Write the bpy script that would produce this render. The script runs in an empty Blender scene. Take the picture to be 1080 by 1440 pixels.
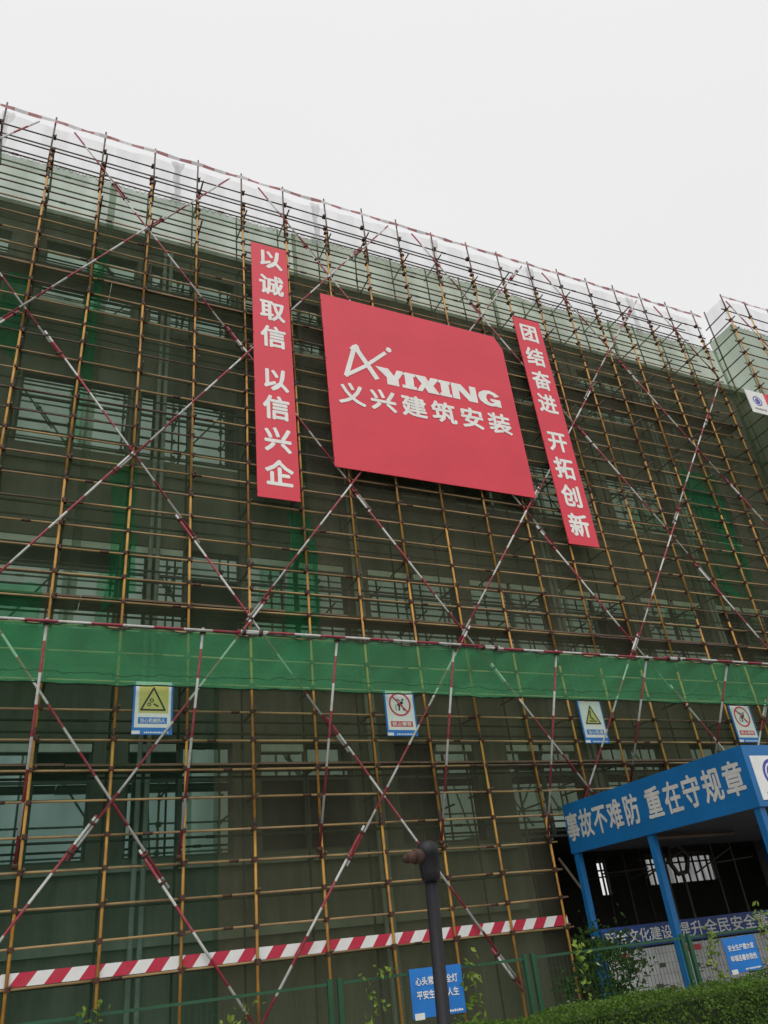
import bpy, math, random
from mathutils import Vector, Matrix
random.seed(7)
SC = bpy.context.scene
COL = SC.collection

# ------------------------------------------------------------------ camera
CAM_H = 1.6
RX = Vector((0.90675, -0.40888, -0.10307))      # camera right in world axes
UP = -Vector((0.12315, 0.49054, -0.86267))
FW = Vector((0.40329, 0.76954, 0.49515))
cd = bpy.data.cameras.new('camera'); cam = bpy.data.objects.new('camera', cd); COL.objects.link(cam)
RXn = RX.normalized(); FWn = (FW - RXn * FW.dot(RXn)).normalized(); UPn = RXn.cross(FWn)
M = Matrix((RXn, UPn, -FWn)).transposed().to_4x4(); M.translation = Vector((0, 0, CAM_H))
cam.matrix_world = M
cd.sensor_fit = 'VERTICAL'; cd.sensor_height = 24.0; cd.lens = 24.0 * 1090.55 / 1440.0
cd.clip_start = 0.05; cd.clip_end = 3000
SC.camera = cam

# ------------------------------------------------------------------ sky, sun, exposure
SUN_EL, SUN_AZ = math.radians(58), math.radians(205)   # azimuth from +Y towards +X: behind the viewer
sd = Vector((math.sin(SUN_AZ) * math.cos(SUN_EL), math.cos(SUN_AZ) * math.cos(SUN_EL), math.sin(SUN_EL)))
W = bpy.data.worlds.new('World'); SC.world = W; W.use_nodes = True
nt = W.node_tree; nt.nodes.clear()
def nn(t, typ, **kw):
    n = t.nodes.new(typ)
    for k, v in kw.items(): setattr(n, k, v)
    return n
sky = nn(nt, 'ShaderNodeTexSky', sky_type='NISHITA'); sky.sun_disc = False
sky.sun_elevation = SUN_EL; sky.sun_rotation = SUN_AZ; sky.air_density = 1.0; sky.dust_density = 6.0
hs = nn(nt, 'ShaderNodeHueSaturation'); hs.inputs['Saturation'].default_value = 0.12
nt.links.new(sky.outputs[0], hs.inputs['Color'])
bg1 = nn(nt, 'ShaderNodeBackground'); bg1.inputs[1].default_value = 0.05
nt.links.new(hs.outputs[0], bg1.inputs[0])
# cloud sheet: even grey-white, brighter round the hidden sun
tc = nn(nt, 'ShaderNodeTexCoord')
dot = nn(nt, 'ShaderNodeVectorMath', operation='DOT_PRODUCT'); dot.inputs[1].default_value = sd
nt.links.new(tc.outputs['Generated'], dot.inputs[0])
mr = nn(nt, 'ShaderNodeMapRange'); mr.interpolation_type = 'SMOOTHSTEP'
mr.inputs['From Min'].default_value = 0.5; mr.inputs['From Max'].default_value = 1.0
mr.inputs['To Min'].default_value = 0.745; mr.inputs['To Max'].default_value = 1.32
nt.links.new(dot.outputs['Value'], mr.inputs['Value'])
ns = nn(nt, 'ShaderNodeTexNoise'); ns.inputs['Scale'].default_value = 1.1; ns.inputs['Detail'].default_value = 3
nt.links.new(tc.outputs['Generated'], ns.inputs['Vector'])
mv = nn(nt, 'ShaderNodeMapRange'); mv.inputs['To Min'].default_value = 0.945; mv.inputs['To Max'].default_value = 1.035
nt.links.new(ns.outputs[0], mv.inputs['Value'])
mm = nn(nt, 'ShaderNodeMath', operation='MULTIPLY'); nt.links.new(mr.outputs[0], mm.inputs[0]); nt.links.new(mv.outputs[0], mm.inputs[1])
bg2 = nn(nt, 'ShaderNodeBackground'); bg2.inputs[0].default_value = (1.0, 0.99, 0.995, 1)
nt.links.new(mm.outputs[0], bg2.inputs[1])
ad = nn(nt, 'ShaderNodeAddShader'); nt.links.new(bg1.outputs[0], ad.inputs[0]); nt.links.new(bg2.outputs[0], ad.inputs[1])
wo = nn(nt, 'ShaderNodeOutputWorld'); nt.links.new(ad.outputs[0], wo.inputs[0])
sl = bpy.data.lights.new('sun', 'SUN'); sl.energy = 0.5; sl.angle = math.radians(25); sl.color = (1, 0.97, 0.93)
so = bpy.data.objects.new('sun', sl); COL.objects.link(so)
so.rotation_euler = (-sd).to_track_quat('-Z', 'Y').to_euler(); so.location = (0, -10, 40)
SC.view_settings.view_transform = 'Standard'; SC.view_settings.look = 'None'
SC.view_settings.exposure = 0.0; SC.view_settings.gamma = 1.0
try: SC.view_settings.use_curve_mapping = False
except Exception: pass
SC.cycles.transparent_max_bounces = 24; SC.cycles.max_bounces = 8
SC.cycles.caustics_reflective = False; SC.cycles.caustics_refractive = False

# ------------------------------------------------------------------ materials
def mat(name, c1, c2=None, scale=3.0, rough=0.7, metal=0.0, bump=0.0, bscale=None, lo=0.4, hi=0.65, spec=0.5, stretch=None):
    m = bpy.data.materials.new(name); m.use_nodes = True; t = m.node_tree
    b = t.nodes['Principled BSDF']; b.inputs['Roughness'].default_value = rough; b.inputs['Metallic'].default_value = metal
    b.inputs['Specular IOR Level'].default_value = spec
    c2 = c2 or tuple(x * 0.75 for x in c1)
    co = nn(t, 'ShaderNodeTexCoord'); n = nn(t, 'ShaderNodeTexNoise'); n.inputs['Scale'].default_value = scale; n.inputs['Detail'].default_value = 7
    n.inputs['Roughness'].default_value = 0.65
    src = co.outputs['Object']
    if stretch:
        mp = nn(t, 'ShaderNodeMapping'); mp.inputs['Scale'].default_value = stretch
        t.links.new(src, mp.inputs[0]); src = mp.outputs[0]
    t.links.new(src, n.inputs['Vector'])
    r = nn(t, 'ShaderNodeValToRGB'); r.color_ramp.elements[0].position = lo; r.color_ramp.elements[1].position = hi
    r.color_ramp.elements[0].color = (*c1, 1); r.color_ramp.elements[1].color = (*c2, 1)
    t.links.new(n.outputs[0], r.inputs[0]); t.links.new(r.outputs[0], b.inputs['Base Color'])
    if bump:
        n2 = nn(t, 'ShaderNodeTexNoise'); n2.inputs['Scale'].default_value = bscale or scale * 4; n2.inputs['Detail'].default_value = 5
        t.links.new(src, n2.inputs['Vector'])
        bp = nn(t, 'ShaderNodeBump'); bp.inputs['Strength'].default_value = bump; bp.inputs['Distance'].default_value = 0.03
        t.links.new(n2.outputs[0], bp.inputs['Height']); t.links.new(bp.outputs[0], b.inputs['Normal'])
    return m

def striped(name, period, axis='Z', slant=0.0, wear=0.55, red=(0.26, 0.016, 0.035), white=(0.5, 0.5, 0.48), phase=0.0):
    m = bpy.data.materials.new(name); m.use_nodes = True; t = m.node_tree
    b = t.nodes['Principled BSDF']; b.inputs['Roughness'].default_value = 0.6
    co = nn(t, 'ShaderNodeTexCoord'); sp = nn(t, 'ShaderNodeSeparateXYZ'); t.links.new(co.outputs['Object'], sp.inputs[0])
    u = sp.outputs[axis]
    if slant:
        k = nn(t, 'ShaderNodeMath', operation='MULTIPLY_ADD'); k.inputs[1].default_value = -slant
        t.links.new(sp.outputs['Z'], k.inputs[0]); t.links.new(u, k.inputs[2]); u = k.outputs[0]
    d = nn(t, 'ShaderNodeMath', operation='DIVIDE'); d.inputs[1].default_value = period; t.links.new(u, d.inputs[0])
    a = nn(t, 'ShaderNodeMath', operation='ADD'); a.inputs[1].default_value = 100.0 + phase; t.links.new(d.outputs[0], a.inputs[0])
    f = nn(t, 'ShaderNodeMath', operation='FRACT'); t.links.new(a.outputs[0], f.inputs[0])
    g = nn(t, 'ShaderNodeMath', operation='GREATER_THAN'); g.inputs[1].default_value = 0.5; t.links.new(f.outputs[0], g.inputs[0])
    n = nn(t, 'ShaderNodeTexNoise'); n.inputs['Scale'].default_value = 6; n.inputs['Detail'].default_value = 6
    t.links.new(co.outputs['Object'], n.inputs['Vector'])
    mx = nn(t, 'ShaderNodeMix', data_type='RGBA'); mx.inputs['A'].default_value = (*red, 1); mx.inputs['B'].default_value = (*white, 1)
    t.links.new(g.outputs[0], mx.inputs['Factor'])
    r = nn(t, 'ShaderNodeMapRange'); r.inputs['From Min'].default_value = 0.45; r.inputs['From Max'].default_value = 0.75; r.inputs['To Max'].default_value = wear
    t.links.new(n.outputs[0], r.inputs['Value'])
    m2 = nn(t, 'ShaderNodeMix', data_type='RGBA'); m2.inputs['B'].default_value = (0.2, 0.16, 0.13, 1)
    t.links.new(r.outputs[0], m2.inputs['Factor']); t.links.new(mx.outputs['Result'], m2.inputs['A'])
    t.links.new(m2.outputs['Result'], b.inputs['Base Color'])
    return m

def netmat(name, front, trans, hole, scale=0.5, spread=0.12, front2=None, tint=(1, 1, 1)):
    """woven mesh: open holes let light through, threads scatter it"""
    m = bpy.data.materials.new(name); m.use_nodes = True; t = m.node_tree; t.nodes.clear()
    out = nn(t, 'ShaderNodeOutputMaterial'); tr = nn(t, 'ShaderNodeBsdfTransparent'); tr.inputs[0].default_value = (*tint, 1)
    df = nn(t, 'ShaderNodeBsdfDiffuse'); tl = nn(t, 'ShaderNodeBsdfTranslucent')
    co = nn(t, 'ShaderNodeTexCoord'); mp = nn(t, 'ShaderNodeMapping'); mp.inputs['Scale'].default_value = (1, 1, 0.35)
    t.links.new(co.outputs['Object'], mp.inputs[0])
    n = nn(t, 'ShaderNodeTexNoise'); n.inputs['Scale'].default_value = scale; n.inputs['Detail'].default_value = 6; n.inputs['Roughness'].default_value = 0.7
    t.links.new(mp.outputs[0], n.inputs['Vector'])
    r = nn(t, 'ShaderNodeValToRGB'); r.color_ramp.elements[0].position = 0.38; r.color_ramp.elements[1].position = 0.64
    r.color_ramp.elements[0].color = (*front, 1); r.color_ramp.elements[1].color = (*(front2 or tuple(x * 1.5 for x in front)), 1)
    t.links.new(n.outputs[0], r.inputs[0]); t.links.new(r.outputs[0], df.inputs[0])
    tl.inputs[0].default_value = (*trans, 1)
    add = nn(t, 'ShaderNodeAddShader'); t.links.new(df.outputs[0], add.inputs[0]); t.links.new(tl.outputs[0], add.inputs[1])
    mr = nn(t, 'ShaderNodeMapRange'); mr.inputs['From Min'].default_value = 0.3; mr.inputs['From Max'].default_value = 0.7
    mr.inputs['To Min'].default_value = 1 - hole - spread; mr.inputs['To Max'].default_value = 1 - hole + spread
    n2 = nn(t, 'ShaderNodeTexNoise'); n2.inputs['Scale'].default_value = scale * 1.7; n2.inputs['Detail'].default_value = 4
    mp2 = nn(t, 'ShaderNodeMapping'); mp2.inputs['Scale'].default_value = (1.6, 1, 0.2); mp2.inputs['Location'].default_value = (3.3, 1, 7)
    t.links.new(co.outputs['Object'], mp2.inputs[0]); t.links.new(mp2.outputs[0], n2.inputs['Vector'])
    t.links.new(n2.outputs[0], mr.inputs['Value'])
    mix = nn(t, 'ShaderNodeMixShader'); t.links.new(mr.outputs[0], mix.inputs[0]); t.links.new(tr.outputs[0], mix.inputs[1]); t.links.new(add.outputs[0], mix.inputs[2])
    t.links.new(mix.outputs[0], out.inputs[0])
    return m

def glass(name):
    m = bpy.data.materials.new(name); m.use_nodes = True; t = m.node_tree; t.nodes.clear()
    out = nn(t, 'ShaderNodeOutputMaterial'); gl = nn(t, 'ShaderNodeBsdfGlossy'); gl.inputs['Roughness'].default_value = 0.03
    gl.inputs[0].default_value = (0.85, 0.95, 1, 1)
    df = nn(t, 'ShaderNodeBsdfDiffuse'); df.inputs[0].default_value = (0.03, 0.037, 0.04, 1)
    co = nn(t, 'ShaderNodeTexCoord'); n = nn(t, 'ShaderNodeTexNoise'); n.inputs['Scale'].default_value = 0.7
    t.links.new(co.outputs['Object'], n.inputs['Vector'])
    bp = nn(t, 'ShaderNodeBump'); bp.inputs['Strength'].default_value = 0.04; bp.inputs['Distance'].default_value = 0.05
    t.links.new(n.outputs[0], bp.inputs['Height']); t.links.new(bp.outputs[0], gl.inputs['Normal'])
    fr = nn(t, 'ShaderNodeFresnel'); fr.inputs[0].default_value = 5.0
    mix = nn(t, 'ShaderNodeMixShader'); t.links.new(fr.outputs[0], mix.inputs[0]); t.links.new(df.outputs[0], mix.inputs[1]); t.links.new(gl.outputs[0], mix.inputs[2])
    t.links.new(mix.outputs[0], out.inputs[0]); return m

def leafmat(name, c1, c2, trans=0.35):
    m = bpy.data.materials.new(name); m.use_nodes = True; t = m.node_tree; t.nodes.clear()
    out = nn(t, 'ShaderNodeOutputMaterial'); df = nn(t, 'ShaderNodeBsdfDiffuse'); tl = nn(t, 'ShaderNodeBsdfTranslucent')
    co = nn(t, 'ShaderNodeTexCoord'); n = nn(t, 'ShaderNodeTexNoise'); n.inputs['Scale'].default_value = 9; n.inputs['Detail'].default_value = 3
    t.links.new(co.outputs['Object'], n.inputs['Vector'])
    r = nn(t, 'ShaderNodeValToRGB'); r.color_ramp.elements[0].position = 0.4; r.color_ramp.elements[1].position = 0.62
    r.color_ramp.elements[0].color = (*c1, 1); r.color_ramp.elements[1].color = (*c2, 1)
    t.links.new(n.outputs[0], r.inputs[0]); t.links.new(r.outputs[0], df.inputs[0]); t.links.new(r.outputs[0], tl.inputs[0])
    mix = nn(t, 'ShaderNodeMixShader'); mix.inputs[0].default_value = trans
    t.links.new(df.outputs[0], mix.inputs[1]); t.links.new(tl.outputs[0], mix.inputs[2]); t.links.new(mix.outputs[0], out.inputs[0])
    return m

MT = {}
MT['concrete'] = mat('concrete', (0.23, 0.21, 0.18), (0.11, 0.10, 0.085), 0.9, 0.9, bump=0.4, bscale=9, stretch=(1.3, 1, 0.3), lo=0.38, hi=0.66)
MT['plaster'] = mat('plaster', (0.36, 0.36, 0.33), (0.26, 0.26, 0.23), 1.1, 0.9, bump=0.2, bscale=8)
MT['coping'] = mat('coping', (0.55, 0.56, 0.52), (0.4, 0.41, 0.37), 1.5, 0.85)
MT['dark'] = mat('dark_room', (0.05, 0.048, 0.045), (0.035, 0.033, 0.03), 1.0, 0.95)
MT['frame'] = mat('window_frame_paint', (0.09, 0.10, 0.10), (0.06, 0.065, 0.065), 4, 0.5)
MT['lintel'] = mat('white_head_panel', (0.86, 0.86, 0.84), (0.78, 0.78, 0.76), 3, 0.6)
MT['glass'] = glass('window_glass')
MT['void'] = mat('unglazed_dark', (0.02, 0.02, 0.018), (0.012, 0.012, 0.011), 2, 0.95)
MT['pipe'] = mat('grey_plastic_pipe', (0.4, 0.41, 0.4), (0.28, 0.29, 0.28), 3, 0.6)
MT['yellow'] = mat('yellow_paint_tube', (0.47, 0.235, 0.035), (0.20, 0.085, 0.025), 2.6, 0.6, lo=0.42, hi=0.70, stretch=(1, 1, 0.5))
MT['ledger'] = mat('worn_yellow_tube', (0.38, 0.25, 0.10), (0.19, 0.12, 0.065), 1.1, 0.6, lo=0.35, hi=0.66)
MT['rusty'] = mat('rusty_tube', (0.12, 0.085, 0.06), (0.06, 0.04, 0.03), 2.0, 0.75)
MT['inner'] = mat('old_dark_tube', (0.075, 0.065, 0.05), (0.04, 0.035, 0.03), 2.0, 0.75)
MT['coupler'] = mat('coupler_iron', (0.055, 0.035, 0.025), (0.10, 0.035, 0.02), 8, 0.7, metal=0.3)
MT['wood'] = mat('deck_plank', (0.16, 0.11, 0.07), (0.09, 0.06, 0.04), 2.5, 0.9, stretch=(0.3, 4, 4))
MT['brace'] = striped('red_white_tube', 1.15)
MT['bar'] = striped('red_white_rail', 1.15, 'X', wear=0.45)
MT['board'] = striped('red_white_board', 0.56, 'X', slant=0.75, wear=0.12, red=(0.42, 0.012, 0.04), white=(0.66, 0.66, 0.64))
MT['tape'] = striped('red_white_tape', 0.75, 'X', wear=0.25, red=(0.30, 0.10, 0.11), white=(0.5, 0.49, 0.49))
MT['red'] = mat('red_banner_vinyl', (0.62, 0.030, 0.055), (0.56, 0.026, 0.048), 0.5, 0.55, bump=0.08, bscale=1.3)
MT['white'] = mat('white_lettering', (0.74, 0.74, 0.70), (0.66, 0.66, 0.62), 2, 0.6)
MT['steel'] = mat('sign_edge', (0.16, 0.04, 0.04), (0.1, 0.03, 0.03), 4, 0.5)
MT['canopywhite'] = mat('shaded_white_lettering', (0.52, 0.52, 0.49), (0.42, 0.42, 0.4), 3, 0.6)  # darker copy of the white: shade on the slogan put into its colour
MT['signwhite'] = mat('sign_white', (0.7, 0.71, 0.68), (0.62, 0.63, 0.6), 4, 0.5)
MT['signblue'] = mat('sign_blue', (0.008, 0.17, 0.54), (0.008, 0.14, 0.46), 4, 0.5)
MT['signyellow'] = mat('sign_yellow', (0.50, 0.49, 0.13), (0.45, 0.44, 0.12), 4, 0.5)
MT['signred'] = mat('sign_red', (0.55, 0.03, 0.06), (0.48, 0.03, 0.06), 4, 0.5)
MT['black'] = mat('sign_black', (0.015, 0.015, 0.012), (0.02, 0.02, 0.015), 4, 0.5)
MT['purple'] = mat('emblem_violet_blue', (0.06, 0.06, 0.34), (0.05, 0.05, 0.28), 4, 0.5)
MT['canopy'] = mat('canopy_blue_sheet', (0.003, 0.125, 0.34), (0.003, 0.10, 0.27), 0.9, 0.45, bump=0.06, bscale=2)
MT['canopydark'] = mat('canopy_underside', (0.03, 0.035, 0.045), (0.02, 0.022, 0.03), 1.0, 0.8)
MT['boardblue'] = mat('board_header_blue', (0.010, 0.055, 0.24), (0.008, 0.045, 0.19), 2, 0.5)
MT['paper'] = mat('notice_paper', (0.5, 0.5, 0.49), (0.4, 0.4, 0.4), 3, 0.6)
MT['ink'] = mat('notice_ink', (0.05, 0.06, 0.05), (0.16, 0.08, 0.03), 5, 0.7)
MT['fence'] = mat('fence_green_paint', (0.010, 0.075, 0.03), (0.008, 0.055, 0.022), 4, 0.5)
MT['lamp'] = mat('lamp_post_paint', (0.006, 0.006, 0.008), (0.010, 0.010, 0.012), 6, 0.5, spec=0.3)
MT['rust'] = mat('rust_stub', (0.06, 0.025, 0.014), (0.03, 0.014, 0.01), 12, 0.8)
MT['hedge'] = leafmat('hedge_leaf', (0.06, 0.12, 0.022), (0.12, 0.2, 0.045))
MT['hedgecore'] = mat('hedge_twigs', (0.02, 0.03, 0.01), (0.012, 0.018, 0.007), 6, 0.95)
MT['shrub'] = leafmat('shrub_leaf', (0.025, 0.055, 0.014), (0.05, 0.09, 0.025))
MT['vine'] = leafmat('vine_leaf', (0.13, 0.22, 0.035), (0.27, 0.36, 0.08), 0.45)
MT['bloom'] = leafmat('pale_bloom', (0.5, 0.55, 0.35), (0.6, 0.62, 0.45))
MT['stem'] = mat('stem', (0.05, 0.04, 0.02), (0.03, 0.025, 0.015), 8, 0.9)
MT['paving'] = mat('concrete_paving', (0.28, 0.27, 0.25), (0.2, 0.19, 0.18), 1.2, 0.9, bump=0.3)
MT['soil'] = mat('soil', (0.09, 0.075, 0.05), (0.05, 0.045, 0.03), 1.2, 0.95, bump=0.5)
MT['net_olive'] = netmat('olive_mesh', (0.044, 0.042, 0.031), (0.12, 0.165, 0.09), 0.44, 0.5, 0.10, tint=(0.90, 1.0, 0.84))
MT['net_green'] = netmat('green_mesh', (0.032, 0.040, 0.027), (0.115, 0.17, 0.095), 0.47, 0.5, 0.10, tint=(0.91, 1.0, 0.88))
MT['net_end'] = netmat('double_mesh', (0.034, 0.040, 0.028), (0.10, 0.15, 0.085), 0.36, 0.5, 0.08, tint=(0.88, 1.0, 0.84))
MT['net_low'] = netmat('dark_green_mesh', (0.014, 0.026, 0.017), (0.07, 0.15, 0.09), 0.52, 0.6, 0.1, tint=(0.86, 1.0, 0.92))
MT['net_bright'] = netmat('bright_green_mesh', (0.014, 0.080, 0.040), (0.03, 0.16, 0.08), 0.70, 1.0, 0.15, tint=(0.6, 1.0, 0.75))
MT['net_catch'] = netmat('catch_mesh', (0.024, 0.125, 0.055), (0.055, 0.23, 0.105), 0.47, 0.6, 0.1, tint=(0.72, 1.0, 0.8))
MT['net_white'] = netmat('clear_mesh', (0.10, 0.105, 0.105), (0.24, 0.25, 0.25), 0.80, 1.0, 0.08)
MT['net_gather'] = netmat('gathered_clear_mesh', (0.13, 0.135, 0.135), (0.26, 0.27, 0.27), 0.62, 1.0, 0.1)
MT['net_dim'] = netmat('dimming_sheet', (0.1, 0.1, 0.1), (0.15, 0.15, 0.15), 0.3, 1.2, 0.2)
MT['rope'] = mat('net_cord', (0.02, 0.05, 0.03), (0.015, 0.03, 0.02), 8, 0.8)

# ------------------------------------------------------------------ mesh helpers
class MB:
    def __init__(s): s.v = []; s.f = []; s.mi = []
    def face(s, pts, mi=0):
        i = len(s.v); s.v += [Vector(p) for p in pts]; s.f.append(list(range(i, i + len(pts)))); s.mi.append(mi)
    def box(s, a, b, mi=0):
        x0, y0, z0 = a; x1, y1, z1 = b; i = len(s.v)
        s.v += [Vector(p) for p in ((x0,y0,z0),(x1,y0,z0),(x1,y1,z0),(x0,y1,z0),(x0,y0,z1),(x1,y0,z1),(x1,y1,z1),(x0,y1,z1))]
        for q in ((0,3,2,1),(4,5,6,7),(0,1,5,4),(1,2,6,5),(2,3,7,6),(3,0,4,7)): s.f.append([i + k for k in q]); s.mi.append(mi)
    def tube(s, p0, p1, r, n=7, mi=0, r1=None):
        p0 = Vector(p0); p1 = Vector(p1); d = (p1 - p0).normalized(); r1 = r if r1 is None else r1
        a = d.cross(Vector((0, 0, 1)) if abs(d.z) < 0.9 else Vector((1, 0, 0))).normalized(); b = d.cross(a); i = len(s.v)
        for p, rr in ((p0, r), (p1, r1)):
            for k in range(n):
                t = 2 * math.pi * k / n; s.v.append(p + a * (rr * math.cos(t)) + b * (rr * math.sin(t)))
        for k in range(n): s.f.append([i + k, i + (k + 1) % n, i + n + (k + 1) % n, i + n + k]); s.mi.append(mi)
        s.f.append([i + k for k in range(n)][::-1]); s.mi.append(mi); s.f.append([i + n + k for k in range(n)]); s.mi.append(mi)
    def lathe(s, c, prof, n=20, mi=0):
        i = len(s.v); c = Vector(c)
        for (r, z) in prof:
            for k in range(n):
                t = 2 * math.pi * k / n; s.v.append(c + Vector((r * math.cos(t), r * math.sin(t), z)))
        for j in range(len(prof) - 1):
            for k in range(n):
                s.f.append([i + j*n + k, i + j*n + (k+1) % n, i + (j+1)*n + (k+1) % n, i + (j+1)*n + k]); s.mi.append(mi)
    def leaf(s, p, size, up=None, mi=0):
        d = Vector((random.gauss(0, 1), random.gauss(0, 1), random.gauss(0, 1))); d.normalize()
        if up is not None: d = (d + Vector(up)).normalized()
        a = d.orthogonal().normalized(); a = Matrix.Rotation(random.uniform(0, 6.28), 3, d) @ a; b = d.cross(a)
        l = size * random.uniform(0.7, 1.3); w = l * 0.5; p = Vector(p)
        s.face([p - a*l*0.5, p + b*w*0.5 + d*l*0.06, p + a*l*0.5, p - b*w*0.5 + d*l*0.06], mi)
    def build(s, name, mats, parent=None, smooth=False, origin=None):
        if not isinstance(mats, (list, tuple)): mats = [mats]
        o0 = Vector(origin) if origin is not None else Vector((0, 0, 0))
        me = bpy.data.meshes.new(name); me.from_pydata([tuple(v - o0) for v in s.v], [], s.f)
        for m in mats: me.materials.append(MT[m])
        for p, k in zip(me.polygons, s.mi): p.material_index = k; p.use_smooth = smooth
        me.update()
        o = bpy.data.objects.new(name, me); COL.objects.link(o)
        if parent is not None:
            o.parent = parent; o.location = o0 - wloc(parent)
        else: o.location = o0
        return o

def wloc(o):
    l = Vector(o.location)
    while o.parent is not None: o = o.parent; l = l + Vector(o.location)
    return l
def tag(o, label=None, cat=None, group=None, kind=None):
    if label: o['label'] = label
    if cat: o['category'] = cat
    if group: o['group'] = group
    if kind: o['kind'] = kind
    return o
def thing(name, label, cat, loc, group=None):
    o = bpy.data.objects.new(name, None); COL.objects.link(o); o.location = loc; o.empty_display_size = 0.3
    return tag(o, label, cat, group)
def mbuild(fn, *a, **k):
    m = MB(); fn(m); return m.build(*a, **k)

# flat work (signs): frame of origin O, right U, up V, outward N
class Flat:
    def __init__(s, O, U=(1, 0, 0), V=(0, 0, 1), N=(0, -1, 0)):
        s.O = Vector(O); s.U = Vector(U); s.V = Vector(V); s.N = Vector(N)
    def P(s, x, y, h=0): return s.O + s.U * x + s.V * y + s.N * h
    def poly(s, mb, pts, h0, h1, mi=0):
        n = len(pts); i = len(mb.v)
        for h in (h1, h0):
            for (x, y) in pts: mb.v.append(s.P(x, y, h))
        mb.f.append([i + k for k in range(n)]); mb.mi.append(mi)
        for k in range(n): mb.f.append([i + k, i + n + k, i + n + (k+1) % n, i + (k+1) % n]); mb.mi.append(mi)
    def rect(s, mb, x0, y0, x1, y1, h0, h1, mi=0): s.poly(mb, [(x0,y0),(x1,y0),(x1,y1),(x0,y1)], h0, h1, mi)
    def stroke(s, mb, pts, w, h0, h1, mi=0, closed=False):
        m = len(pts)
        for k in range(m if closed else m - 1):
            a = Vector(pts[k]).to_2d(); b = Vector(pts[(k+1) % m]).to_2d(); d = (b - a).normalized(); q = Vector((-d.y, d.x)) * w / 2; e = d * w * 0.35
            e2 = 0.0002 * k
            s.poly(mb, [tuple(a - e + q), tuple(a - e - q), tuple(b + e - q), tuple(b + e + q)], h0, h1 + e2, mi)
    def disc(s, mb, c, r, h0, h1, mi=0, n=28):
        s.poly(mb, [(c[0] + r*math.cos(2*math.pi*k/n), c[1] + r*math.sin(2*math.pi*k/n)) for k in range(n)], h0, h1, mi)
    def ring(s, mb, c, r, w, h0, h1, mi=0, n=36, sx=1.0):
        for k in range(n):
            a, b = 2*math.pi*k/n, 2*math.pi*(k+1)/n
            s.poly(mb, [(c[0] + sx*q*math.cos(t), c[1] + q*math.sin(t)) for q, t in ((r, a), (r, b), (r-w, b), (r-w, a))], h0, h1, mi)
    def text(s, mb, body, cx, cy, w, h, hh, off=0.02, mi=0, fit=False):
        """letters from the built-in font; the em square is scaled to w by h and centred"""
        cu = bpy.data.curves.new('letters', 'FONT'); cu.body = body; cu.size = 1; cu.resolution_u = 2
        ob = bpy.data.objects.new('letters', cu); COL.objects.link(ob)
        me = bpy.data.meshes.new_from_object(ob.evaluated_get(bpy.context.evaluated_depsgraph_get()))
        bpy.data.objects.remove(ob); bpy.data.curves.remove(cu)
        n = max(len(body), 1)
        x0, x1, y0, y1 = 0.06, n - 0.06, -0.09, 0.84
        sh = [(0, 0)] if off <= 0 else [(off * a, off * b) for a, b in ((0, 0), (1, 0), (-1, 0), (0, 1), (0, -1), (0.7, 0.7), (-0.7, 0.7), (0.7, -0.7), (-0.7, -0.7))]
        for q, (ox, oy) in enumerate(sh):           # strokes thickened by stacking shifted copies a hair apart
            i = len(mb.v)
            for v in me.vertices:
                mb.v.append(s.P(cx + ((v.co.x + ox - x0)/(x1 - x0) - 0.5) * w, cy + ((v.co.y + oy - y0)/(y1 - y0) - 0.5) * h, hh + 0.0003 * q))
            for p in me.polygons: mb.f.append([i + k for k in p.vertices]); mb.mi.append(mi)
        bpy.data.meshes.remove(me)

# ------------------------------------------------------------------ ground
g = MB(); g.face([(-400,-400,0),(600,-400,0),(600,700,0),(-400,700,0)])
tag(g.build('ground', 'soil'), kind='structure')
p = MB(); p.box((-20, -12, 0.004), (34, 7.9, 0.10))
tag(p.build('pavement', 'paving'), kind='structure')
p = MB(); p.box((-20, 10.2, 0.004), (34, 17.75, 0.06))
tag(p.build('site_apron', 'paving'), kind='structure')

# ------------------------------------------------------------------ building
S = 1.65
FY = 17.8                         # face of the building
BX0, BX1, BY1, BTOP = -12.0, 44.0, 29.0, 22.05
building = thing('building', 'grey concrete building of four window storeys wrapped in scaffold and mesh', 'building', (0, FY, 0))
ROWS = [(3.85, 6.22), (8.80, 11.10), (13.70, 16.00), (18.60, 20.95)]
WX = [-9.7, -6.4, -3.0, 0.53, 3.55, 6.5, 9.97, 13.3, 16.5, 19.9, 23.2]
WWS = [2.3, 2.8, 2.75, 2.6]
DX0, DX1, DZ = 12.25, 31.0, 3.9     # ground-floor opening behind the canopy
def wallfn(m):
    T = 0.35
    def bx(x0, x1, z0, z1, y0=FY, y1=FY + T): m.box((x0, y0, z0), (x1, y1, z1))
    # ground strip
    bx(BX0, DX0, 0, ROWS[0][0]); bx(DX1, BX1, 0, ROWS[0][0])
    for k, (z0, z1) in enumerate(ROWS):
        cols = []; x = BX0; WW = WWS[k]
        for c in WX: cols.append((x, c - WW/2)); x = c + WW/2
        cols.append((x, BX1))
        for (a, b) in cols: bx(a, b, z0, z1)
        top = ROWS[k+1][0] if k + 1 < len(ROWS) else BTOP - 0.25
        bx(BX0, BX1, z1, top)
    # opening jambs, thin string courses standing proud of the wall
    for z in (8.3, 13.2, 18.1): bx(BX0, BX1, z, z + 0.12, FY - 0.06, FY - 0.002)
    # sides, back and roof
    m.box((BX0, FY + T, 0), (BX0 + T, BY1, BTOP - 0.25)); m.box((BX1 - T, FY + T, 0), (BX1, BY1, BTOP - 0.25))
    m.box((BX0, BY1, 4.5), (BX1, BY1 + T, BTOP - 0.25))
    m.box((BX0 + T, FY + T, BTOP - 0.9), (BX1 - T, BY1, BTOP - 0.6))
mbuild(wallfn, 'wall', 'concrete', building)
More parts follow.
